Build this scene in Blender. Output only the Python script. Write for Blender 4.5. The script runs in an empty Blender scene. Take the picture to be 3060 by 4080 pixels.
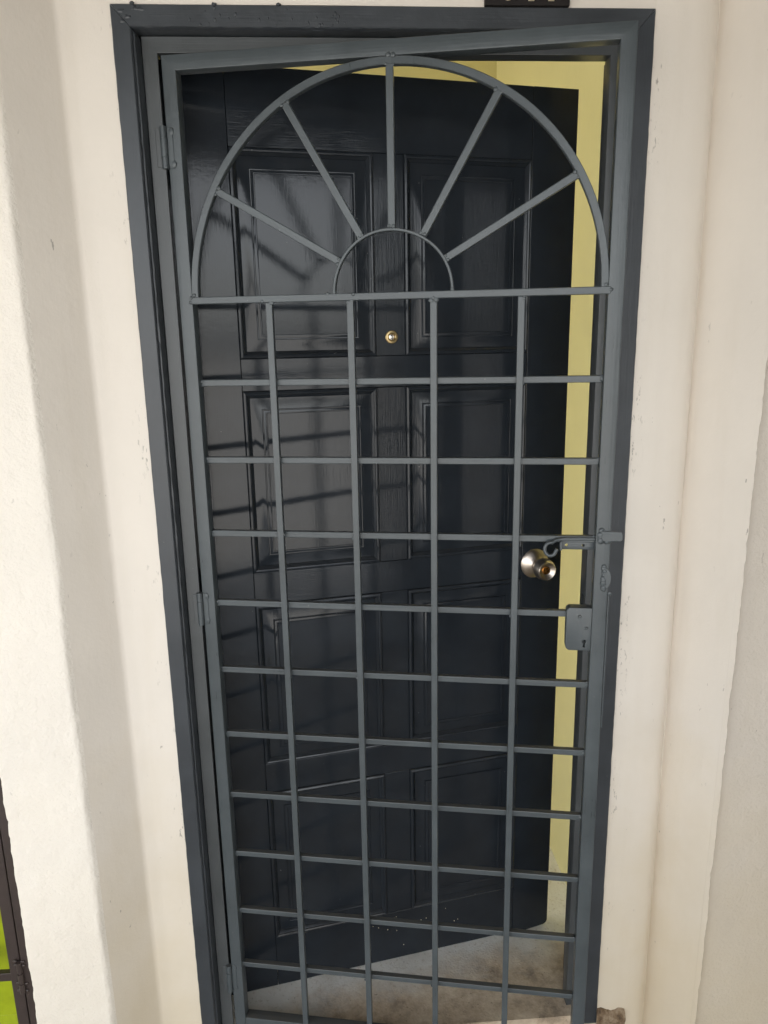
import bpy, bmesh, math, random
from mathutils import Vector, Matrix, noise
R = math.radians
random.seed(7)
SC = bpy.context.scene
COL = SC.collection
ZO = 0.235                      # corridor floor is z = 0

# ------------------------------------------------------------------ camera
CAMP = Vector((0.38248, -1.51418, 1.49478 + ZO))
pitch, yaw, roll = 0.22966, 0.06082, -0.01801
fwd = Vector((math.sin(yaw) * math.cos(pitch), math.cos(yaw) * math.cos(pitch), -math.sin(pitch)))
rgt0 = Vector((math.cos(yaw), -math.sin(yaw), 0)); up0 = rgt0.cross(fwd)
rgt = rgt0 * math.cos(roll) + up0 * math.sin(roll)
up = up0 * math.cos(roll) - rgt0 * math.sin(roll)
cam = bpy.data.objects.new('camera', bpy.data.cameras.new('camera'))
cam.matrix_world = Matrix(((rgt.x, up.x, -fwd.x, CAMP.x), (rgt.y, up.y, -fwd.y, CAMP.y),
                           (rgt.z, up.z, -fwd.z, CAMP.z), (0, 0, 0, 1)))
cam.data.sensor_fit = 'HORIZONTAL'; cam.data.sensor_width = 36.0
cam.data.lens = 36.0 * 2934.93 / 3060.0
cam.data.clip_start = 0.01; cam.data.clip_end = 500
COL.objects.link(cam); SC.camera = cam

# ------------------------------------------------------------------ light
SUN_EL, SUN_AZ = 52.0, 20.0    # azimuth from +Y clockwise: the sun stands behind the house, so the entrance is in open shade
w = bpy.data.worlds.new('World'); SC.world = w; w.use_nodes = True
nt = w.node_tree; bg = nt.nodes['Background']
sky = nt.nodes.new('ShaderNodeTexSky'); sky.sky_type = 'NISHITA'; sky.sun_disc = False
sky.sun_elevation = R(SUN_EL); sky.sun_rotation = R(SUN_AZ)
sky.air_density = 1.0; sky.dust_density = 1.6; sky.ozone_density = 0.6
hs = nt.nodes.new('ShaderNodeHueSaturation'); hs.inputs['Saturation'].default_value = .18   # hazy, near-white sky
nt.links.new(sky.outputs[0], hs.inputs['Color']); nt.links.new(hs.outputs[0], bg.inputs[0]); bg.inputs[1].default_value = 0.15
sl = bpy.data.lights.new('sun', 'SUN'); sl.energy = 3.0; sl.angle = R(0.5); sl.color = (1.0, 0.93, 0.84)
so = bpy.data.objects.new('sun', sl); COL.objects.link(so)
sd = Vector((math.sin(R(SUN_AZ)) * math.cos(R(SUN_EL)), math.cos(R(SUN_AZ)) * math.cos(R(SUN_EL)), math.sin(R(SUN_EL))))
so.rotation_euler = sd.to_track_quat('Z', 'Y').to_euler()
SC.view_settings.view_transform = 'Standard'; SC.view_settings.look = 'None'
SC.view_settings.exposure = 2.30; SC.view_settings.gamma = 1.0
SC.cycles.use_denoising = True
SC.cycles.max_bounces = 10; SC.cycles.diffuse_bounces = 6

# ------------------------------------------------------------------ materials
def mat(name):
    m = bpy.data.materials.new(name); m.use_nodes = True
    n = m.node_tree.nodes; l = m.node_tree.links
    return m, n, l, n['Principled BSDF']

def coords(n, l, scale=(1, 1, 1), loc=(0, 0, 0)):
    tc = n.new('ShaderNodeTexCoord'); mp = n.new('ShaderNodeMapping')
    mp.inputs['Scale'].default_value = scale; mp.inputs['Location'].default_value = loc
    l.new(tc.outputs['Object'], mp.inputs['Vector']); return mp.outputs[0]

def nz(n, l, vec, scale, detail=4, rough=.55, dist=0):
    t = n.new('ShaderNodeTexNoise'); t.inputs['Scale'].default_value = scale
    t.inputs['Detail'].default_value = detail; t.inputs['Roughness'].default_value = rough
    t.inputs['Distortion'].default_value = dist
    l.new(vec, t.inputs['Vector']); return t.outputs['Fac']

def ramp(n, l, fac, stops):
    r = n.new('ShaderNodeValToRGB'); e = r.color_ramp.elements
    while len(e) < len(stops): e.new(0.5)
    for k, (p, c) in enumerate(stops):
        e[k].position = p; e[k].color = (*c, 1) if len(c) == 3 else c
    l.new(fac, r.inputs[0]); return r.outputs[0]

def mrange(n, l, v, a, b, c=0, d=1):
    r = n.new('ShaderNodeMapRange'); r.inputs[1].default_value = a; r.inputs[2].default_value = b
    r.inputs[3].default_value = c; r.inputs[4].default_value = d; l.new(v, r.inputs[0]); return r.outputs[0]

def mix(n, l, fac, a, b, mode='MIX'):
    m = n.new('ShaderNodeMix'); m.data_type = 'RGBA'; m.blend_type = mode
    for s, v in ((0, fac), (6, a), (7, b)):
        if hasattr(v, 'links'): l.new(v, m.inputs[s])
        else: m.inputs[s].default_value = v if isinstance(v, (int, float)) else (*v, 1)
    return m.outputs[2]

def math_(n, l, op, a, b=0.0):
    m = n.new('ShaderNodeMath'); m.operation = op
    for s, v in ((0, a), (1, b)):
        if hasattr(v, 'links'): l.new(v, m.inputs[s])
        else: m.inputs[s].default_value = v
    return m.outputs[0]

def bump(n, l, b, h, strength=.3, dist=.002, prev=None):
    k = n.new('ShaderNodeBump'); k.inputs['Strength'].default_value = strength
    k.inputs['Distance'].default_value = dist; l.new(h, k.inputs['Height'])
    if prev is not None: l.new(prev, k.inputs['Normal'])
    if b is not None: l.new(k.outputs[0], b.inputs['Normal'])
    return k.outputs[0]

def paint(name, base, rough, streak, bstr=.25, var=.18, lumps=.15, dust=0.0, spec=.5):
    """hand-brushed enamel: streaks along one axis, sags and lumps, a dusting on faces that look up"""
    m, n, l, b = mat(name)
    v1 = coords(n, l, streak); v2 = coords(n, l)
    s = nz(n, l, v1, 1.0, 6, .6); g = nz(n, l, v2, 9, 5, .6); lum = nz(n, l, v2, 90, 3, .5)
    c0 = tuple(x * (1 - var) for x in base); c1 = tuple(x * (1 + var) for x in base)
    c = ramp(n, l, g, [(.32, c0), (.68, c1)])
    c = mix(n, l, math_(n, l, 'MULTIPLY', s, .28), c, tuple(x * 1.35 for x in base))
    sp = ramp(n, l, nz(n, l, v2, 140, 2, .5), [(.765, (0, 0, 0)), (.79, (1, 1, 1))])
    c = mix(n, l, math_(n, l, 'MULTIPLY', sp, .45), c, (.30, .30, .29))
    if dust:
        ge = n.new('ShaderNodeNewGeometry'); sx = n.new('ShaderNodeSeparateXYZ'); l.new(ge.outputs['Normal'], sx.inputs[0])
        d = math_(n, l, 'MULTIPLY', mrange(n, l, sx.outputs[2], .5, .95), mrange(n, l, nz(n, l, v2, 60, 4), .25, .7, dust * .5, dust))
        c = mix(n, l, d, c, (.085, .076, .062))
    l.new(c, b.inputs['Base Color'])
    l.new(mrange(n, l, math_(n, l, 'ADD', s, g), .6, 1.4, rough * .8, rough * 1.25), b.inputs['Roughness'])
    b.inputs['Specular IOR Level'].default_value = spec
    p = bump(n, l, None, s, bstr, .0012)
    bump(n, l, b, lum, lumps, .0012, p)
    return m

GATE = (.059, .0695, .0745)
M_gate_v = paint('gate_paint_upright', GATE, .31, (260, 260, 9), .40, .18, .28, .55)
M_gate_h = paint('gate_paint_level', GATE, .31, (9, 260, 260), .40, .18, .28, .75)
M_frame_v = paint('frame_paint_upright', (.036, .041, .047), .33, (330, 330, 7), .32, .2, .2, .2)
M_frame_h = paint('frame_paint_level', (.039, .044, .050), .33, (7, 330, 330), .28, .2, .3, .2)
M_sub_v = paint('stop_paint_upright', (.055, .060, .062), .36, (260, 260, 7), .3, .14, .2, .2)
M_sub_h = paint('stop_paint_level', (.055, .060, .062), .36, (7, 260, 260), .3, .14, .2, .2)
M_door_v = paint('door_enamel_upright', (.0165, .0202, .0250), .095, (420, 420, 10), .22, .2, .07, .25, .36)
M_door_h = paint('door_enamel_level', (.0165, .0202, .0250), .095, (10, 420, 420), .16, .2, .07, .25, .36)
M_door_p = paint('door_enamel_panel', (.0165, .0202, .0250), .085, (300, 300, 14), .16, .2, .06, .1, .36)

def plain(name, c, rough=.5, metal=0.0, bscale=None, bstr=.1):
    m, n, l, b = mat(name)
    v = coords(n, l); g = nz(n, l, v, 30, 4)
    l.new(ramp(n, l, g, [(.3, tuple(x * .88 for x in c)), (.7, tuple(x * 1.1 for x in c))]), b.inputs['Base Color'])
    b.inputs['Roughness'].default_value = rough; b.inputs['Metallic'].default_value = metal
    if bscale: bump(n, l, b, nz(n, l, v, bscale, 4), bstr, .001)
    return m

M_nickel = plain('brushed_nickel', (.66, .58, .50), .31, 1.0, 500, .06)
M_brass = plain('old_brass', (.45, .34, .17), .28, 1.0, 300, .1)
M_orange = plain('copper_cylinder', (.62, .27, .06), .25, 1.0)
M_black = plain('dark_hollow', (.006, .006, .006), .8)
M_lens = plain('glass_lens', (.75, .72, .66), .06, .9)
M_plaque = plain('dark_plaque', (.008, .005, .0045), .8, 0, 120, .2)
M_digit = plain('cream_digit', (.82, .72, .52), .45, 0, 200, .2)
M_brown = plain('brown_gate_paint', (.040, .028, .025), .42, 0, 160, .25)
M_green = plain('lime_green_paint', (.30, .36, .006), .38, 0, 110, .5)

def plaster(name, base, rough_amt, stain, smooth_rough=.62, fine=1.0):
    m, n, l, b = mat(name)
    v = coords(n, l); vs = coords(n, l, (1, 1, .12))
    g = nz(n, l, v, 2.6, 5, .6)
    c = ramp(n, l, g, [(.3, tuple(x * .955 for x in base)), (.7, tuple(min(x * 1.03, .9) for x in base))])
    st = nz(n, l, vs, 16, 5, .6)
    c = mix(n, l, math_(n, l, 'MULTIPLY', mrange(n, l, st, .52, .75), .25 * stain), c, tuple(x * y for x, y in zip(base, (.86, .83, .77))))
    tc = n.new('ShaderNodeTexCoord'); sx = n.new('ShaderNodeSeparateXYZ'); l.new(tc.outputs['Object'], sx.inputs[0])
    # rising damp: yellow-brown staining towards the foot of the wall, with a blotchy edge
    lo = mrange(n, l, math_(n, l, 'ADD', sx.outputs[2], math_(n, l, 'MULTIPLY', nz(n, l, v, 7, 5), -.7)), .55, -.25)
    c = mix(n, l, math_(n, l, 'MULTIPLY', lo, .42 * stain), c, (.55, .43, .22))
    # small scuffs and specks
    ve = coords(n, l, (1, 1, .45))
    sp = ramp(n, l, nz(n, l, ve, 75, 3, .55), [(.705, (0, 0, 0)), (.73, (1, 1, 1))])
    # rubbed marks where hands and the gate brush the wall close to the frame
    near = math_(n, l, 'MAXIMUM', math_(n, l, 'MULTIPLY', mrange(n, l, sx.outputs[0], -.035, -.012), mrange(n, l, sx.outputs[0], .05, .02)),
                 math_(n, l, 'MULTIPLY', mrange(n, l, sx.outputs[0], 1.030, 1.012), mrange(n, l, sx.outputs[0], .95, .98)))
    rub = ramp(n, l, nz(n, l, coords(n, l, (1, 1, .3)), 190, 4, .6), [(.60, (0, 0, 0)), (.66, (1, 1, 1))])
    rub = math_(n, l, 'MULTIPLY', math_(n, l, 'MULTIPLY', rub, near), mrange(n, l, nz(n, l, v, 5.5, 2), .50, .60))
    c = mix(n, l, math_(n, l, 'MULTIPLY', rub, .6 * stain), c, (.15, .13, .10))
    gate_ = mrange(n, l, nz(n, l, v, 4.0, 3), .5, .62)
    c = mix(n, l, math_(n, l, 'MULTIPLY', math_(n, l, 'MULTIPLY', sp, gate_), .5 * stain), c, (.12, .10, .08))
    l.new(c, b.inputs['Base Color']); b.inputs['Roughness'].default_value = smooth_rough
    b.inputs['Specular IOR Level'].default_value = .35
    p = bump(n, l, None, nz(n, l, v, 22, 3, .5), .14 + .25 * rough_amt, .008)
    p = bump(n, l, None, nz(n, l, v, 130, 5, .6), .12 + .75 * rough_amt, .0022 + .003 * rough_amt, p)
    p = bump(n, l, None, nz(n, l, coords(n, l, (1, 1, .05)), 420, 3, .5), .10 * fine, .001, p)
    l.new(p, b.inputs['Normal'])
    return m

WALL = (.74, .68, .60)
M_wall = plaster('cream_wall_paint', WALL, .05, 1.0)
M_pier = plaster('rough_cream_plaster', (.765, .71, .628), .65, .35, .7)
M_grey = plaster('bare_grey_plaster', (.56, .505, .435), .6, .8, .75)
M_yellow = plaster('yellow_room_paint', (.67, .62, .31), .0, .0, .45)
M_room = plaster('room_ceiling_paint', (.74, .72, .66), .0, .0, .6)
M_cement = plaster('stained_cement', (.23, .165, .105), .8, .3, .85)
M_corrfloor = plaster('corridor_cement', (.30, .27, .235), .5, .3, .8)
M_block = plaster('light_block_paint', (.60, .57, .52), .1, .3, .7)
M_yard = plaster('pale_paving', (.44, .435, .42), .3, .0, .85)
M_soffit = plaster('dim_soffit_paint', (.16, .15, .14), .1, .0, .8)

def floor_mat():
    m, n, l, b = mat('stained_terrazzo')
    v = coords(n, l)
    base = ramp(n, l, nz(n, l, v, 9, 6, .62), [(.28, (.62, .595, .545)), (.5, (.76, .745, .70)), (.72, (.84, .83, .79))])
    chip = ramp(n, l, nz(n, l, v, 95, 2), [(.30, (.7, .66, .6)), (.42, (1, 1, 1))])
    base = mix(n, l, .6, base, chip, 'MULTIPLY')
    tc = n.new('ShaderNodeTexCoord'); sx = n.new('ShaderNodeSeparateXYZ'); l.new(tc.outputs['Object'], sx.inputs[0])
    # trodden-in brown dirt along the threshold, wider at the latch side, with a ragged edge
    e = math_(n, l, 'ADD', sx.outputs[1], math_(n, l, 'MULTIPLY', sx.outputs[0], -.20))
    e = math_(n, l, 'ADD', e, math_(n, l, 'MULTIPLY', math_(n, l, 'SUBTRACT', nz(n, l, v, 6, 6, .65), .5), .26))
    dirt = mrange(n, l, e, .085, -.02)
    dc = ramp(n, l, nz(n, l, v, 16, 7, .7), [(.3, (.20, .135, .08)), (.48, (.52, .39, .255)), (.72, (.80, .68, .51))])
    c = mix(n, l, math_(n, l, 'MULTIPLY', dirt, .86), base, dc)
    sp = ramp(n, l, nz(n, l, v, 120, 2), [(.70, (0, 0, 0)), (.74, (1, 1, 1))])
    c = mix(n, l, math_(n, l, 'MULTIPLY', sp, .5), c, (.10, .08, .06))
    l.new(c, b.inputs['Base Color']); l.new(mrange(n, l, dirt, 0, 1, .42, .8), b.inputs['Roughness'])
    p = bump(n, l, None, nz(n, l, v, 26, 5), .25, .005); bump(n, l, b, nz(n, l, v, 170, 5), .6, .0025, p)
    return m
M_floor = floor_mat()
def foot_mat():
    m, n, l, b = mat('crumbled_cement')
    v = coords(n, l)
    c = ramp(n, l, nz(n, l, v, 38, 7, .72), [(.3, (.055, .032, .018)), (.47, (.19, .125, .07)), (.6, (.33, .25, .165)), (.75, (.46, .38, .27))])
    l.new(c, b.inputs['Base Color']); b.inputs['Roughness'].default_value = .85
    bump(n, l, b, nz(n, l, v, 130, 6, .7), .9, .004)
    return m
M_foot = foot_mat()

# ------------------------------------------------------------------ mesh helpers
def link(name, bm, m, parent=None, smooth=18):
    me = bpy.data.meshes.new(name); bmesh.ops.recalc_face_normals(bm, faces=bm.faces[:])
    lump = bm.verts.layers.int.get('lump')
    for f in bm.faces: f.smooth = True
    for e in bm.edges:                           # crisp edges on made pieces, soft ones on lumps of weld and paint
        soft = lump is not None and e.verts[0][lump]
        e.smooth = bool(soft or (len(e.link_faces) == 2 and e.calc_face_angle(3) < R(smooth)))
    bm.to_mesh(me); bm.free()
    if m is not None: me.materials.append(m)
    o = bpy.data.objects.new(name, me); COL.objects.link(o)
    if parent is not None: o.parent = parent
    return o

def tag(o, label=None, cat=None, group=None, kind=None):
    for k, v in (('label', label), ('category', cat), ('group', group), ('kind', kind)):
        if v: o[k] = v
    return o

def empty(name, loc, rz, label, cat, group=None):
    o = bpy.data.objects.new(name, None); COL.objects.link(o); o.location = loc; o.rotation_euler = (0, 0, rz)
    o.empty_display_size = .05
    return tag(o, label, cat, group, 'thing')

def prism(bm, poly, axis, a, b, bevel=0.0, seg=2, ends=True):
    """poly: 2-D outline; axis 'x','y','z' = extrusion direction; a,b numbers or callables of the outline point"""
    def P(p, t):
        t = t(p) if callable(t) else t
        return {'x': (t, p[0], p[1]), 'y': (p[0], t, p[1]), 'z': (p[0], p[1], t)}[axis]
    A = [bm.verts.new(P(p, a)) for p in poly]; B = [bm.verts.new(P(p, b)) for p in poly]
    fs = [bm.faces.new(A), bm.faces.new(B[::-1])]
    k = len(poly)
    for i in range(k): fs.append(bm.faces.new((A[i], B[i], B[(i + 1) % k], A[(i + 1) % k])))
    if bevel:
        es = list({e for f in fs for e in f.edges})
        if ends is False:
            k_ = 'xyz'.index(axis); es = [e for e in es if abs((e.verts[0].co - e.verts[1].co).normalized()[k_]) > .9]
        bmesh.ops.recalc_face_normals(bm, faces=fs)
        bmesh.ops.bevel(bm, geom=es, offset=bevel, segments=seg, affect='EDGES', profile=.5, clamp_overlap=True)
    return fs

def box(bm, x0, x1, y0, y1, z0, z1, bevel=0.0, seg=2):
    return prism(bm, [(x0, y0), (x1, y0), (x1, y1), (x0, y1)], 'z', z0, z1, bevel, seg)

def blob(bm, c, r, s=(1, 1, 1), seed=0, rot=None, amp=.35):
    """a lump of weld or paint"""
    lump = bm.verts.layers.int.get('lump') or bm.verts.layers.int.new('lump')
    g = bmesh.ops.create_icosphere(bm, subdivisions=2, radius=1.0)
    for v in g['verts']:
        v[lump] = 1
        p = v.co.copy(); k = 1 + amp * noise.noise(p * 1.7 + Vector((seed * 3.1, seed, 0)))
        p = Vector((p.x * s[0], p.y * s[1], p.z * s[2])) * (r * k)
        if rot is not None: p = rot @ p
        v.co = p + Vector(c)

def beads(bm, pts, r, seed):
    rr = random.Random(seed)
    for p in pts:
        blob(bm, (p[0] + rr.uniform(-.001, .001), p[1] + rr.uniform(-.0005, .0008), p[2] + rr.uniform(-.001, .001)), r * rr.uniform(.85, 1.3), (1.25, .40, 1.25), rr.random() * 50)

def tube(bm, pts, r, n=12, caps=True):
    rings = []
    for i, p in enumerate(pts):
        p = Vector(p); d = (Vector(pts[min(i + 1, len(pts) - 1)]) - Vector(pts[max(i - 1, 0)])).normalized()
        a = Vector((0, 1, 0)) if abs(d.y) < .9 else Vector((1, 0, 0))
        u = d.cross(a).normalized(); v = d.cross(u)
        rings.append([bm.verts.new(p + (u * math.cos(2 * math.pi * k / n) + v * math.sin(2 * math.pi * k / n)) * r) for k in range(n)])
    for A, B in zip(rings, rings[1:]):
        for k in range(n): bm.faces.new((A[k], A[(k + 1) % n], B[(k + 1) % n], B[k]))
    if caps: bm.faces.new(rings[0][::-1]); bm.faces.new(rings[-1])

def lathe(bm, prof, M, n=40):
    """prof: (radius, height) pairs turned about local z, placed by matrix M"""
    rings = []
    for r, h in prof:
        if r < 1e-6: rings.append([bm.verts.new(M @ Vector((0, 0, h)))])
        else: rings.append([bm.verts.new(M @ Vector((r * math.cos(2 * math.pi * k / n), r * math.sin(2 * math.pi * k / n), h))) for k in range(n)])
    for A, B in zip(rings, rings[1:]):
        for k in range(n):
            q = [A[k % len(A)], A[(k + 1) % len(A)], B[(k + 1) % len(B)], B[k % len(B)]]
            q = [x for i, x in enumerate(q) if x not in q[:i]]
            if len(q) > 2: bm.faces.new(q)

def cut(o, cutters):
    """subtract small solids, for real keyholes and slots"""
    for c in cutters:
        md = o.modifiers.new('cut', 'BOOLEAN'); md.operation = 'DIFFERENCE'; md.object = c; md.solver = 'EXACT'
    bpy.context.view_layer.update()
    me = bpy.data.meshes.new_from_object(o.evaluated_get(bpy.context.evaluated_depsgraph_get()))
    o.modifiers.clear(); o.data = me; me.shade_smooth(); me.set_sharp_from_angle(angle=R(30))
    for c in cutters: bpy.data.objects.remove(c, do_unlink=True)

# ------------------------------------------------------------------ the setting: walls, floors, corridor
def fillet(pts, rads, n=8):
    out = []
    for i, p in enumerate(pts):
        r = rads[i]
        if r == 0 or i in (0, len(pts) - 1): out.append(Vector(p)); continue
        p = Vector(p); a = (Vector(pts[i - 1]) - p); b = (Vector(pts[i + 1]) - p)
        r = min(r, a.length * .48, b.length * .48)
        a = p + a.normalized() * r; b = p + b.normalized() * r
        for k in range(n + 1):
            t = k / n; out.append(a * (1 - t) ** 2 + p * 2 * t * (1 - t) + b * t * t)
    return out

def resample(pts, step):
    out = [pts[0]]
    for a, b in zip(pts, pts[1:]):
        k = max(1, int((b - a).length / step))
        for i in range(1, k + 1): out.append(a.lerp(b, i / k))
    return out

def sweep(name, pts, rads, z0, z1, m, parent, step=.012, zstep=.012, disp=None):
    pr = resample(fillet([Vector(p) for p in pts], rads), step)
    nzs = int((z1 - z0) / zstep); bm = bmesh.new(); rows = []
    nrm = []
    for i in range(len(pr)):
        d = (pr[min(i + 1, len(pr) - 1)] - pr[max(i - 1, 0)]).normalized(); nrm.append(Vector((d.y, -d.x)))
    for j in range(nzs + 1):
        z = z0 + (z1 - z0) * j / nzs; row = []
        for i, p in enumerate(pr):
            h = disp(p, z, i / (len(pr) - 1)) if disp else 0
            if isinstance(h, tuple): q = p + Vector(h)
            else: q = p + nrm[i] * h
            row.append(bm.verts.new((q.x, q.y, z)))
        rows.append(row)
    for A, B in zip(rows, rows[1:]):
        for i in range(len(A) - 1): bm.faces.new((A[i], A[i + 1], B[i + 1], B[i]))
    o = link(name, bm, m, parent, 60)
    return o

N = lambda x, y, z, s: noise.noise(Vector((x * s, y * s, z * s)))
CEIL = 2.72
wall = empty('entrance_wall', (0, 0, 0), 0, 'cream painted wall with splayed piers around the dark gate', 'wall')

def d_smooth(p, z, t):
    return .0016 * N(p.x, p.y, z, 4) + .0006 * N(p.x, p.y, z, 15)
def d_pier(p, z, t):
    k = .0022 * N(p.x, p.y, z, 5) + .0012 * N(p.x, p.y, z, 22) + .0013 * N(p.x + 5, p.y, z, 60)
    e = math.exp(-((p.x + .343) / .012) ** 2)
    return k + e * (.0022 * N(3, p.y, z, 28) + .0016 * N(8, 0, z, 70))
# rough pier between the two doorways, its splayed side and the flat strip beside the frame
def d_left(p, z, t):
    f = min(1, max(0, (-.172 - p.x) / .006))
    return d_pier(p, z, t) * f + d_smooth(p, z, t) * (1 - f)
o = sweep('plaster_pier', [(-.343, .13), (-.343, -.100), (-.177, -.100), (-.095, -.004), (-.080, -.0012), (-.066, .0012), (.006, .005)], [0, .008, .007, .02, .012, .012, 0], -.17, CEIL, M_pier, wall, .006, .008, d_left)
o.data.materials.append(M_wall)
for f in o.data.polygons: f.material_index = 1 if f.center.x > -.1685 else 0
# right: flat strip, shallow hollow, splay, broken plaster edge
def d_right(p, z, t):
    k = d_smooth(p, z, t)
    if p.x > 1.149:
        lean = .0095 * (z - .12) * min(1, (p.x - 1.149) / .055)
        if p.x <= 1.19: return (lean, k)
        e = min(1, (p.x - 1.19) / .015)
        a = e * (.0035 * N(1, 2, z, 9) + .0022 * N(4, 0, z, 34) + .0016 * N(9, 1, z, 90))
        return (a * .43 + lean, -a * .90)
    return k
sweep('splayed_reveal', [(.994, .005), (1.045, -.001), (1.090, .004), (1.120, .016), (1.138, .034), (1.147, .055), (1.2070, -.1000)], [0, .014, .02, .012, .008, .005, 0], -.17, CEIL, M_wall, wall, .006, .009, d_right)
# strip of wall above the frame
def d_top(p, z, t): return d_smooth(p, z, t)
o = sweep('wall_strip', [(-.002, .004), (1.002, .004)], [0, 0], 2.0890 + ZO, CEIL, M_wall, wall, .02, .02, d_top)
# reveal of the wall round the frame, out of sight behind it
bm = bmesh.new(); box(bm, -.3, 1.6, .06, .13, 2.10 + ZO, CEIL); box(bm, -.34, -.004, .06, .13, -.16, 2.10 + ZO); box(bm, 1.004, 1.6, .06, .13, -.16, 2.10 + ZO)
link('wall_core', bm, M_wall, wall)
# ragged foot of the plaster right of the frame
bm = bmesh.new()
bmesh.ops.create_grid(bm, x_segments=40, y_segments=28, size=.5)
for v in bm.verts:
    x, z = v.co.x + .5, v.co.y + .5
    X = .998 + x * .078; Z = -.17 + z * .217
    top = .6 + .4 * N(X, 0, 1.2, 40)
    Y = -.003 - .005 * (1 - max(0, (z - .92) / .08)) + .005 * N(X, 3, Z, 30) + .0034 * N(X, 7, Z, 90)
    Z += z * (.007 * N(X, 5, 0, 45) + .004 * N(X, 9, 0, 120))
    if z > .97: Y = .006
    if x > .96: Y = .012
    v.co = (X, Y if z < .97 else .008, Z)
link('cement_foot', bm, M_foot, wall, 60)

gw = empty('grey_pier', (0, 0, 0), 0, 'bare grey plaster pier beyond the broken cream edge at right', 'wall')
def d_grey(p, z, t):
    if p.x < 1.204: return (.0095 * (z - .12), 0)
    return .0018 * N(p.x, p.y, z, 6) + .0008 * N(p.x, p.y, z, 26)
sweep('grey_plaster', [(1.2015, -.0870), (4.5, -.0870), (4.5, .13)], [0, .01, 0], -.17, CEIL, M_grey, gw, .02, .02, d_grey)

# inside the flat
bm = bmesh.new(); box(bm, -1.75, 1.063, .002, 3.0, -.25, .030)
bmesh.ops.subdivide_edges(bm, edges=[e for e in bm.edges], cuts=40, use_grid_fill=True)
for v in bm.verts:
    if v.co.y < .3 and v.co.z > .02:
        v.co.z += .002 * N(v.co.x, v.co.y, 0, 12)
tag(link('floor', bm, M_floor, None, 40), 'stained terrazzo floor running from the threshold into the flat', None, None, 'structure')
room = empty('room_wall', (0, 0, 0), 0, 'yellow painted wall of the room seen behind the dark door', 'wall')
bm = bmesh.new(); box(bm, 1.063, 1.16, .13, 1.80, -.2, CEIL + .2); link('side_wall', bm, M_yellow, room)
bm = bmesh.new(); box(bm, -1.75, 1.063, 1.72, 1.80, -.2, CEIL + .2); link('back_wall', bm, M_yellow, room)
bm = bmesh.new(); box(bm, -1.75, 1.16, .16, 1.80, CEIL + .2, CEIL + .3)
tag(link('ceiling', bm, M_room), 'pale ceiling of the room behind the dark door', None, None, 'structure')

# the open corridor the photograph was taken in: floor, parapet, slab overhead and the pier behind
bm = bmesh.new(); box(bm, -5.5, 4.5, -2.3, -.002, -.28, -.16)
tag(link('corridor_floor', bm, M_corrfloor), 'cement corridor floor outside the gate', None, None, 'structure')
bm = bmesh.new(); box(bm, -5.5, 4.5, -2.3, .3, CEIL, CEIL + .15); box(bm, -5.5, 2.49, -2.3, -2.15, CEIL - .12, CEIL - .001)
tag(link('corridor_ceiling', bm, M_soffit), 'dim corridor slab overhead outside the gate', None, None, 'structure')
bm = bmesh.new(); box(bm, -60, 60, -90, 40, -.45, -.26)  # unseen sheet added to bounce sunlight onto the entrance wall and into the room
tag(link('ground', bm, M_yard), 'unseen pale paving added to bounce sunlight into the shaded entrance', None, None, 'structure')
bm = bmesh.new(); box(bm, 1.62, 2.22, -2.31, -2.14, -.159, CEIL - .12, .006); box(bm, 2.40, 2.499, -2.31, -2.14, -.159, CEIL - .12, .006)
tag(link('corridor_pillar', bm, M_soffit), 'broad corridor pillar facing the gate', None, None, 'structure')

bm = bmesh.new(); box(bm, 2.50, 2.65, -2.31, -.09, -.159, CEIL - .001)  # added out of view: blocks light from the right, pale for some bounce
tag(link('light_block_wall', bm, M_block), 'unseen pale wall added to block light from the right of the gate', None, None, 'structure')

# ------------------------------------------------------------------ door frame
fr = empty('door_frame', (.5, 0, 0), 0, 'dark grey painted door frame set into the cream wall', 'door frame')
FT = 2.08753 + ZO                               # top of the frame
FB = -.231 + ZO
def strip(name, sect, L, m, place, seed, n=150, rough_idx=(), amp=.0012):
    """long moulded member: section swept in n steps, with the chosen corners made ragged"""
    bm = bmesh.new(); rows = []
    for j in range(n + 1):
        t = j / n; row = []
        for i, p in enumerate(sect):
            dx = dy = 0
            if i < 2 and name == 'jamb':
                dx = .0008 * N(seed, 3, t * L, 30) + .0006 * N(seed, 8, t * L, 110)
            elif i in rough_idx:
                dx = amp * (N(seed + i, 0, t * L, 40) + .7 * N(seed, i + 4, t * L, 130)); dy = amp * .8 * N(seed + 9, i, t * L, 55)
            else:
                dx = .0005 * N(seed + i, 2, t * L, 7)
            row.append(bm.verts.new(place((p[0] + dx, p[1] + dy), t)))
        rows.append(row)
    k = len(sect)
    for A, B in zip(rows, rows[1:]):
        for i in range(k): bm.faces.new((A[i], A[(i + 1) % k], B[(i + 1) % k], B[i]))
    bm.faces.new(rows[0]); bm.faces.new(rows[-1][::-1])
    return link(name, bm, m, fr, 12)
JS2 = [(0, .0015), (.0015, 0), (.0315, 0), (.0335, .002), (.0352, .0075), (.0378, .0085), (.0425, .030), (.0425, .150), (0, .150)]
jt = lambda p: FT - p[0] * .0365 / .033 - .0004
strip('jamb', JS2, 2.3, M_frame_v, lambda p, t: (p[0] - .5, p[1], FB + (min(jt(p), FT) - FB) * t), 1, 170, (3, 4, 5))
strip('jamb', JS2, 2.3, M_frame_v, lambda p, t: (.5 - p[0], p[1], FB + (min(jt(p), FT) - FB) * t), 2, 170, (3, 4, 5))
HS = [(0, .0015), (.0012, 0), (.0352, 0), (.0368, .0018), (.0380, .006), (.0386, .0075), (.0398, .030), (.0398, .150), (0, .150)]
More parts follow.
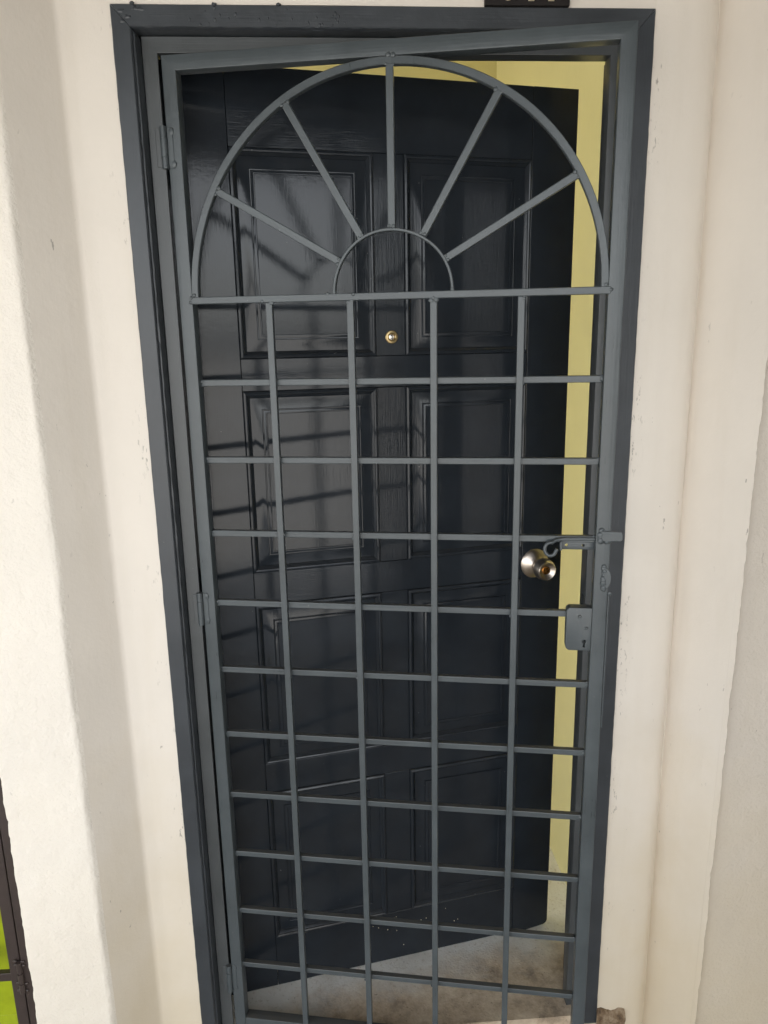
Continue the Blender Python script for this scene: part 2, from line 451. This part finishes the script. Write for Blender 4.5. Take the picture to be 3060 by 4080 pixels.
def head_place(p, t):
    x0 = p[0] * .033 / .0365 + .0004
    return (x0 + (1 - 2 * x0) * t - .5, p[1], FT - p[0])
strip('frame_head', HS, 1.0, M_frame_h, head_place, 3, 120, (2, 3, 4, 5), .0010)
# lumps of filler and old paint at the two top corners and along the head
bm = bmesh.new(); rr = random.Random(5)
for c in ((.018, 2.076), (.030, 2.067), (.044, 2.080), (.055, 2.079), (.020, 2.060)):
    blob(bm, (c[0] - .5, .0008, c[1] + ZO), .0065, (1.2, .22, .7), rr.random() * 40, None, .7)
for k in range(26):
    x = rr.uniform(.12, .42); z = rr.uniform(2.055, 2.083)
    blob(bm, (x - .5, 0, z + ZO), rr.uniform(.001, .0024), (1, .45, 1.5), rr.random() * 40)
for c in ((.185, 2.0875), (.04, 2.088), (.30, 2.0878)):
    blob(bm, (c[0] - .5, -.001, c[1] + ZO), .0045, (1, .7, .6), rr.random() * 40, None, .6)
link('paint_lumps', bm, M_frame_h, fr, 60)['kind'] = 'stuff'
# the inner stop, a dark slit away from the frame
g = .0012
sz = 2.0466 + ZO
bm = bmesh.new(); prism(bm, [(.0425 + g, .030), (.0715, .030), (.0715, .037), (.0425 + g, .037)], 'z', FB + .03, lambda p: sz - (p[0] - .0437), .0012, 2, False)
for v in bm.verts: v.co.x -= .5
link('door_stop', bm, M_sub_v, fr)
bm = bmesh.new(); prism(bm, [(.0425 + g, .030), (.0715, .030), (.0715, .062), (.0425 + g, .062)], 'z', FB + .03, lambda p: sz - (p[0] - .0437), .0012, 2, False)
for v in bm.verts: v.co.x = .5 - v.co.x
rs = link('door_stop', bm, M_sub_v, fr)
bm = bmesh.new(); box(bm, .4200, .4450, .040, .054, .9155 + ZO - .022, .9155 + ZO + .006)
k1 = link('k', bm, None); k1.location = (.5, 0, 0)
cut(rs, [k1])
bm = bmesh.new(); prism(bm, [(.030, sz), (.062, sz), (.062, sz - .0278), (.030, sz - .0278)], 'x', lambda p: .0437 + (sz - p[1]) - .5, lambda p: .5 - .0437 - (sz - p[1]), .0012, 2, False)
link('stop_head', bm, M_sub_h, fr)

# ------------------------------------------------------------------ metal gate
TH = .19925
GATEO = empty('metal_gate', (.07698, .030, ZO), -TH, 'slate grey metal grille gate with sunburst arch, standing ajar', 'gate')
GW, GT, GB = .85435, 2.01556, -.190
IL, IR, RW, TD = .02682, .85435 - .02816, .02732, .027
bm = bmesh.new(); prism(bm, [(0, 0), (IL, 0), (IL, TD), (0, TD)], 'z', GB, lambda p: GT - p[0], .0016, 3, False); link('stile', bm, M_gate_v, GATEO)
bm = bmesh.new(); prism(bm, [(IR, 0), (GW, 0), (GW, TD), (IR, TD)], 'z', GB, lambda p: GT - (GW - p[0]), .0016, 3, False); link('stile', bm, M_gate_v, GATEO)
bm = bmesh.new(); prism(bm, [(0, GT), (0, GT - RW), (TD, GT - RW), (TD, GT)], 'x', lambda p: (GT - p[1]), lambda p: GW - (GT - p[1]), .0016, 3, False); link('rail', bm, M_gate_h, GATEO)
bm = bmesh.new(); box(bm, IL + .0003, IR - .0003, .0004, TD - .0004, GB, GB + RW, .0016, 3); link('rail', bm, M_gate_h, GATEO)
BW = .0132                                      # square bar
Z0, DZ = 1.57387, .15878
B0 = 1.5765
rr = random.Random(11)
# bar under the arch
bm = bmesh.new(); box(bm, IL - .004, IR + .005, -.0012, BW - .001, B0 - .0068, B0 + .0068, .0014)
beads(bm, [(IL - .003, -.001, B0 - .003), (IL - .001, -.001, B0 + .005), (IR + .004, -.001, B0), (.17, -.0012, B0 - .005), (.35, -.0012, B0 + .004), (.505, -.0012, B0 - .006), (.3, -.0012, B0 + .006)], .0026, 3)
link('cross_bar', bm, M_gate_h, GATEO)
VX = (.18191, .34352, .50489, .66974)
for i, u in enumerate(VX):
    bm = bmesh.new(); u0 = u
    box(bm, u - BW / 2, u + BW / 2, 0, BW, GB + .004, B0 - .0069, .0014)
    zs = [B0 - .008, B0 - .010]
    beads(bm, [(u + rr.choice((-1, 1)) * .004, .0005, z) for z in zs], .0034, 20 + i)
    for k in range(1, 11):
        if rr.random() < .35: beads(bm, [(u + rr.choice((-1, 1)) * .006, .002, Z0 - k * DZ + rr.uniform(-.006, .006))], .0024, 50 + k + i * 11)
    link('upright_bar', bm, M_gate_v, GATEO)
for k in range(1, 11):
    z = Z0 - k * DZ
    bm = bmesh.new(); t1, t2 = rr.uniform(-.0012, .0012), rr.uniform(-.0012, .0012)
    fs = box(bm, IL + .0002, IR - .0002, BW + .0002, BW * 2 - .0002, z - .0066, z + .0066, .0014)
    for v in bm.verts: v.co.z += t1 + (t2 - t1) * v.co.x / .85
    beads(bm, [(IL + .001, BW + .001, z + t1 + .002), (IL + .0015, BW + .002, z + t1 - .004), (IR - .001, BW + .0005, z + t2), (IR - .002, BW + .001, z + t2 + .004)], .0034, 90 + k)
    for u in VX:
        if rr.random() < .6: beads(bm, [(u + .009, BW + .001, z + rr.uniform(-.005, .005))], .0018, 200 + k)
    link('level_bar', bm, M_gate_h, GATEO)
CU = (IL + IR) / 2; CV = B0 + .0066
def arc(name, rx, rz, th, d0, d1, m, n=72):
    bm = bmesh.new(); rows = []
    for j in range(n + 1):
        a = math.pi * j / n; c, s = math.cos(a), math.sin(a)
        wob = .0012 * math.sin(3 * a + 1) * math.sin(a)
        ro, ri = 0, th; be = .0012
        row = []
        for (t, y) in ((0, d0 + be), (be, d0), (th - be, d0), (th, d0 + be), (th, d1), (0, d1)):
            row.append(bm.verts.new((CU + (rx - t + wob) * c, y, CV + (rz - t + wob) * s)))
        rows.append(row)
    for A, B in zip(rows, rows[1:]):
        for i in range(6): bm.faces.new((A[i], A[(i + 1) % 6], B[(i + 1) % 6], B[i]))
    bm.faces.new(rows[0]); bm.faces.new(rows[-1][::-1])
    return bm
RX, RZ = (IR - IL) / 2 + .0005, GT - RW - CV + .0005
bm = arc('arch', RX, RZ, .0138, -.0005, BW, M_gate_h)
beads(bm, [(CU - .002, -.0005, CV + RZ + .0005), (CU + .006, -.0005, CV + RZ), (CU - RX + .004, -.0006, CV + .004), (CU + RX - .005, -.0006, CV + .004)], .0030, 5)
link('arch_bar', bm, M_gate_v, GATEO)
SR = .1165
bm = arc('hub', SR, SR, .0055, -.0004, BW - .001, M_gate_v, 48)
beads(bm, [(CU - SR + .003, 0, CV + .002), (CU + SR - .003, 0, CV + .002)], .0030, 6)
link('inner_arch_bar', bm, M_gate_v, GATEO)
for q, a in enumerate((30, 60, 90, 120, 150)):
    c, s = math.cos(R(a)), math.sin(R(a))
    ro = 1 / math.hypot(c / RX, s / RZ) - .0135
    bm = bmesh.new(); box(bm, SR - .0005, ro + .0006, 0, BW - .0005, -.0069, .0069, .0014)
    beads(bm, [(SR + .002, 0, .005), (SR + .003, 0, -.004), (ro - .001, 0, .006), (ro - .001, 0, -.006)], .0026, 300 + q)
    Mx = Matrix.Translation((CU, 0, CV)) @ Matrix.Rotation(-R(a), 4, 'Y')
    bmesh.ops.transform(bm, matrix=Mx, verts=bm.verts[:])
    link('spoke', bm, M_gate_v, GATEO)
# hinges: three-knuckle barrel with welded leaves
for hz1, hz0 in ((1.8940, 1.8193), (.9666, .8925), (-.0040, -.0822)):
    L = hz1 - hz0; bm = bmesh.new(); x = -.0052; y = -.0035
    bar = [(x, y, hz0 + L * f) for f in (0, .27, .2701, .2799, .28, .72, .7201, .7299, .73, 1)]
    rad = [.0062, .0062, .0050, .0050, .0066, .0066, .0050, .0050, .0062, .0060]
    lathe(bm, [(0, 0)] + [(r, b[2] - hz0) for r, b in zip(rad, bar)] + [(0, L)], Matrix.Translation((x, y, hz0)), 20)
    hinge = link('hinge', bm, M_gate_v, GATEO, 35)
    bm = bmesh.new(); box(bm, .0012, .0120, -.0016, .0005, hz0 + .002, hz1 - .002, .0009)
    rr2 = random.Random(int(hz1 * 1000))
    for f in (.12, .88): blob(bm, (rr2.uniform(.0085, .0105), -.0008, hz0 + L * f), .0068, (.75, .20, 1.1), rr2.random() * 60, None, .3)
    link('hinge_leaf', bm, M_gate_v, hinge)
    bm = bmesh.new(); box(bm, -.0205, -.0112, -.0026, -.0004, hz0 + .003, hz1 - .003, .0009)
    bmesh.ops.rotate(bm, verts=bm.verts[:], cent=(x, y, 0), matrix=Matrix.Rotation(TH, 3, 'Z'))
    link('hinge_leaf', bm, M_sub_v, hinge)
# lock case with two rivets and a keyhole
def rounded(x0, x1, z0, z1, rl, n=8):
    p = [(x1, z0), (x1, z1)]
    for k in range(n + 1):
        a = math.pi / 2 + math.pi / 2 * k / n; p.append((x0 + rl + rl * math.cos(a), z1 - rl + rl * math.sin(a)))
    for k in range(n + 1):
        a = math.pi + math.pi / 2 * k / n; p.append((x0 + rl + rl * math.cos(a), z0 + rl + rl * math.sin(a)))
    return p
bm = bmesh.new(); prism(bm, rounded(.7755, IR - .0003, .8635, .9560, .009), 'y', .0015, .0255, .0016, 3)
lk = link('lock_case', bm, M_gate_v, GATEO)
bm = bmesh.new(); lathe(bm, [(0, -.01), (.0042, -.01), (.0042, .012), (0, .012)], Matrix.Translation((.8125, .003, .8838)) @ Matrix.Rotation(-math.pi / 2, 4, 'X'), 16)
c1 = link('k', bm, None, GATEO)
bm = bmesh.new(); box(bm, .8103, .8147, -.01, .014, .8705, .8830); c2 = link('k', bm, None, GATEO)
cut(lk, [c1, c2])
for u, v in ((.8017, .9376), (.8162, .9125)):
    bm = bmesh.new(); lathe(bm, [(.0036, .0005), (.0034, -.0012), (.0022, -.0026), (0, -.003)], Matrix.Translation((u, .0015, v)) @ Matrix.Rotation(-math.pi / 2, 4, 'X'), 16)
    link('rivet', bm, M_gate_v, lk, 35)
# sliding latch: bracket plate with two holes, curled rod handle, welded tongue and keeper
bm = bmesh.new(); box(bm, .7575, .838 - .0115, .020, .0235, 1.0745, 1.0935, .0008)
bp = link('latch_bracket', bm, M_gate_h, GATEO)
cs = []
for u in (.7715, .8050):
    bm = bmesh.new(); lathe(bm, [(0, -.02), (.0030, -.02), (.0030, .02), (0, .02)], Matrix.Translation((u, .02, 1.0835)) @ Matrix.Rotation(-math.pi / 2, 4, 'X'), 14); cs.append(link('k', bm, None, GATEO))
cut(bp, cs)
bm = bmesh.new(); box(bm, .7575, .7625, .008, .0199, 1.0750, 1.0930, .0008); link('bracket_lip', bm, M_gate_v, bp)
pts = [(.825, .0135, 1.0985 + .0005), (.79, .0132, 1.0988), (.765, .0125, 1.0985), (.750, .010, 1.0965)]
cx, cz, rr_ = .7385, 1.0790, .0120
for k in range(0, 15):
    a = R(75 + k * 17.0); pts.append((cx + rr_ * math.cos(a) * .92, .006 - k * .0004, cz + rr_ * 1.1 * math.sin(a)))
pts.append((.7515, .0005, 1.0800))
bm = bmesh.new(); tube(bm, pts, .0037, 12); link('latch_rod', bm, M_gate_h, GATEO, 35)
bm = bmesh.new(); prism(bm, [(.8345, 1.0985), (.8345, 1.1195), (.8730, 1.1185), (.8762, 1.1155), (.8768, 1.1030), (.8738, 1.0995)], 'y', -.0038, -.0004, .0009)
beads(bm, [(.834, -.003, z) for z in (1.100, 1.105, 1.112, 1.119)] + [(.838, -.002, 1.0975), (.848, -.002, 1.098), (.852, -.002, 1.0985), (.836, -.002, 1.122)], .0040, 77)
link('latch_tongue', bm, M_gate_h, GATEO)
bm = bmesh.new(); pl = [(.8455, 1.0440), (.8455, .9990)] + [(.8455 + .0135 * math.sin(R(a)), 1.0215 - .0225 * math.cos(R(a))) for a in range(12, 180, 12)]
prism(bm, pl, 'y', -.0032, -.0004, .0007)
beads(bm, [(.8445 + .0008 * math.sin(k), -.002, .998 + k * .0048) for k in range(11)] + [(.858, -.001, .990)], .0036, 78)
link('latch_keeper', bm, M_gate_v, GATEO)
bm = bmesh.new(); box(bm, GW + .0008, GW + .0036, .002, .024, .690, .984, .0006); link('edge_strip', bm, M_gate_v, GATEO)

# ------------------------------------------------------------------ panelled timber door
PH = .19136
door = empty('panel_door', (.079, .130, ZO), PH, 'glossy charcoal eight panel timber door opening inward behind the gate', 'door')
DW, DT, DB, TK = .89126, 2.041, -.1965, .040
cols = ((.098, .405), (.474, .780)); rws = ((1.459, 1.888), (.967, 1.388), (.468, .888), (-.044, .388))
GAP = .00035
def dbox(name, x0, x1, z0, z1, m, bev=.0012, poly=None):
    bm = bmesh.new()
    prism(bm, poly or [(x0 + GAP, z0 + GAP), (x1 - GAP, z0 + GAP), (x1 - GAP, z1 - GAP), (x0 + GAP, z1 - GAP)], 'y', 0, TK, bev, 2)
    return link(name, bm, m, door)
dbox('stile', -.034, cols[0][0], DB, DT, M_door_v)
cr = [(cols[1][1] + GAP, DB - .004), (DW - .075, DB - .006)]
for k in range(7):
    a = R(-90 + 15 * k); cr.append((DW - .016 + .016 * math.cos(a), DB + .016 + .016 * math.sin(a)))
cr += [(DW, DT), (cols[1][1] + GAP, DT)]
dbox('stile', 0, 0, 0, 0, M_door_v, .0012, cr)
zr = [DB, rws[3][0], rws[3][1], rws[2][0], rws[2][1], rws[1][0], rws[1][1], rws[0][0], rws[0][1], DT]
for k in range(0, 10, 2): dbox('cross_rail', cols[0][0], cols[1][1], zr[k], zr[k + 1], M_door_h)
for (z0, z1) in rws: dbox('muntin', cols[0][1], cols[1][0], z0, z1, M_door_v)
PROF = [(0, 0.00048), (0, -0.00128), (0.0016, -0.00384), (0.0055, -0.00528), (0.0085, -0.00416), (0.0096, -0.0016), (0.0125, 0.00096), (0.015, 0.00368), (0.016, 0.0064)]
PANEL = [(0.015, 0.00528), (0.0172, 0.00528), (0.04, 0.0016), (0.0412, 0.00256), (0.0428, 0.00272), (0.0436, -0.00032), (0.0475, -0.00128), (0.05, -0.00096), (0.051, 0.00048)]
def rings(prof, x0, x1, z0, z1, fill, seed):
    bm = bmesh.new(); rs_ = []
    for t, y in prof:
        rs_.append([bm.verts.new((x, y, z)) for x, z in ((x0 + t, z0 + t), (x1 - t, z0 + t), (x1 - t, z1 - t), (x0 + t, z1 - t))])
    for A, B in zip(rs_, rs_[1:]):
        for i in range(4): bm.faces.new((A[i], A[(i + 1) % 4], B[(i + 1) % 4], B[i]))
    if fill: bm.faces.new(rs_[-1])
    return bm
for (x0, x1) in cols:
    for (z0, z1) in rws:
        link('panel', rings(PANEL, x0, x1, z0, z1, True, 0), M_door_p, door, 22)
        link('moulding', rings(PROF, x0, x1, z0, z1, False, 0), M_door_v, door, 22)
bm = bmesh.new(); box(bm, -.020, DW - .03, .022, .036, DB + .03, DT - .012)
link('door_core', bm, M_door_v, door)
# scattered chips of pale paint on the bottom rail
bm = bmesh.new(); rc = random.Random(3)
for k in range(14): blob(bm, (rc.uniform(.36, .66), -.0002, rc.uniform(-.16, -.06)), rc.uniform(.0005, .0012), (1, .5, 1.4), k)
link('paint_fleck', bm, M_digit, door)['kind'] = 'stuff'
# peephole
FR = Matrix.Rotation(math.pi / 2, 4, 'X')       # local z -> towards the corridor
bm = bmesh.new(); lathe(bm, [(.0150, -.0005), (.0150, .0012), (.0135, .0026), (.0098, .0030), (.0084, .0022), (.0076, .0008), (.0070, .0012)], Matrix.Translation((.4415, 0, 1.5006)) @ FR, 36)
pe = link('peephole', bm, M_brass, door, 35)
bm = bmesh.new(); lathe(bm, [(.0076, .0002), (.0062, .0024), (.0044, .0028), (.0030, .0014), (0, .0036)], Matrix.Translation((.4415, 0, 1.5006)) @ FR, 28)
link('lens', bm, M_lens, pe, 35)
# knob
KM = Matrix.Translation((.8163, 0, .9244)) @ FR
bm = bmesh.new(); lathe(bm, [(.0385, -.0004), (.0385, .0015), (.0370, .0035), (.0320, .0070), (.0235, .0125), (.0165, .0165), (.0150, .0185), (.0150, .020)], KM, 56)
kn = link('door_knob', bm, M_nickel, door, 35)
bm = bmesh.new(); lathe(bm, [(0.0155, 0.018), (0.0161, 0.0258), (0.0203, 0.0323), (0.0257, 0.042), (0.0276, 0.0518), (0.0265, 0.0622), (0.0238, 0.0707), (0.0219, 0.0732), (0.0203, 0.0726), (0.0128, 0.0668), (0.0107, 0.0658), (0.0103, 0.0658)], KM, 56)
link('knob_grip', bm, M_nickel, kn, 35)
bm = bmesh.new(); lathe(bm, [(.0104, 0.0655), (.0100, 0.0670), (.0092, 0.0672), (0, 0.0672)], KM, 32)
kc = link('key_cylinder', bm, M_orange, kn, 35)
bm = bmesh.new(); box(bm, .8163 - .0010, .8163 + .0010, -.0700, -.0645, .9244 - .0055, .9244 + .0035); kk = link('k', bm, None, door)
cut(kc, [kk])
bm = bmesh.new(); box(bm, DW - .0006, DW + .0012, .008, .030, .90, .955, .0006); link('latch_plate', bm, M_brass, door)

# ------------------------------------------------------------------ number plaque above the frame
pq = empty('number_plaque', (.7557, -.001, FT + .0005), 0, 'dark unit number plaque with cream digits above the frame', 'plaque')
bm = bmesh.new(); box(bm, -.0795, .0785, -.006, .0045, 0, .075, .0012); link('plate', bm, M_plaque, pq)
def digit(bm):
    bmesh.ops.translate(bm, verts=bm.verts[:], vec=(0, 0, 0)); return link('digit', bm, M_digit, pq)
bm = bmesh.new(); rows = []
for k in range(40):
    a = 2 * math.pi * k / 40; c, s = math.cos(a), math.sin(a)
    rows.append([bm.verts.new((-.0370 + (.0150 - t) * c, y, .0330 + (.0262 - t) * s)) for t, y in ((0, -.0125), (.0075, -.0125), (.0075, -.0055), (0, -.0055))])
for i in range(40):
    A, B = rows[i], rows[(i + 1) % 40]
    for q in range(4): bm.faces.new((A[q], A[(q + 1) % 4], B[(q + 1) % 4], B[q]))
digit(bm)
for x in (.0060, .0430):
    bm = bmesh.new(); prism(bm, [(x - .0056, .0066), (x + .0056, .0066), (x + .0053, .0592), (x - .002, .0592), (x - .0130, .051), (x - .0130, .044), (x - .0053, .048)], 'y', -.0125, -.0055, .0008); digit(bm)
bm = bmesh.new(); box(bm, -.0772, -.0750, -.0125, -.0055, .0095, .059, .0004); digit(bm)

# ------------------------------------------------------------------ neighbour's gate and door, at the far left
ng = empty('brown_gate', (-.40, -.05, 0), 0, 'dark brown metal gate hinged beside the rough cream pier at far left', 'gate')
bm = bmesh.new(); box(bm, .0175, .062, 0, .045, -.159, 2.3, .002); link('gate_post', bm, M_brown, ng)
bm = bmesh.new(); box(bm, -.0125, .0135, .004, .030, .03, 2.25, .002); link('stile', bm, M_brown, ng)
bm = bmesh.new(); box(bm, -.82, -.794, .004, .030, .03, 2.25, .002); link('stile', bm, M_brown, ng)
for z in (.29, .56, 1.1, 1.6, 2.2):
    bm = bmesh.new(); box(bm, -.793, -.0127, .010, .024, z + .003, z + .025, .0015); link('level_bar', bm, M_brown, ng)
bm = bmesh.new(); lathe(bm, [(0, 0), (.0065, 0), (.0068, .026), (.0055, .0262), (.0055, .0275), (.0068, .028), (.0068, .054), (.0055, .0542), (.0055, .0555), (.0066, .056), (.0062, .084), (0, .084)], Matrix.Translation((.0145, -.003, .272)), 18)
for f in (.0, .02, .07, .08): blob(bm, (.022, -.001, .274 + f), .006, (1, .4, .8), f * 90, None, .5); blob(bm, (.005, 0, .276 + f), .005, (1, .4, .8), f * 70, None, .5)
link('hinge', bm, M_brown, ng)
gd = empty('green_door', (-.85, .06, 0), 0, 'lime green door behind the brown gate at far left', 'door')
bm = bmesh.new(); box(bm, -.55, .46, 0, .04, .02, 2.3, .002); link('door_leaf', bm, M_green, gd)
bm = bmesh.new(); box(bm, -.50, .40, -.008, -.0005, .10, .95, .004); link('panel', bm, M_green, gd)
bm = bmesh.new(); box(bm, -4.5, -.34, .13, .16, -.01, CEIL); box(bm, -4.5, -1.5, -.09, .129, -.01, CEIL); link('wall_core', bm, M_wall, wall)
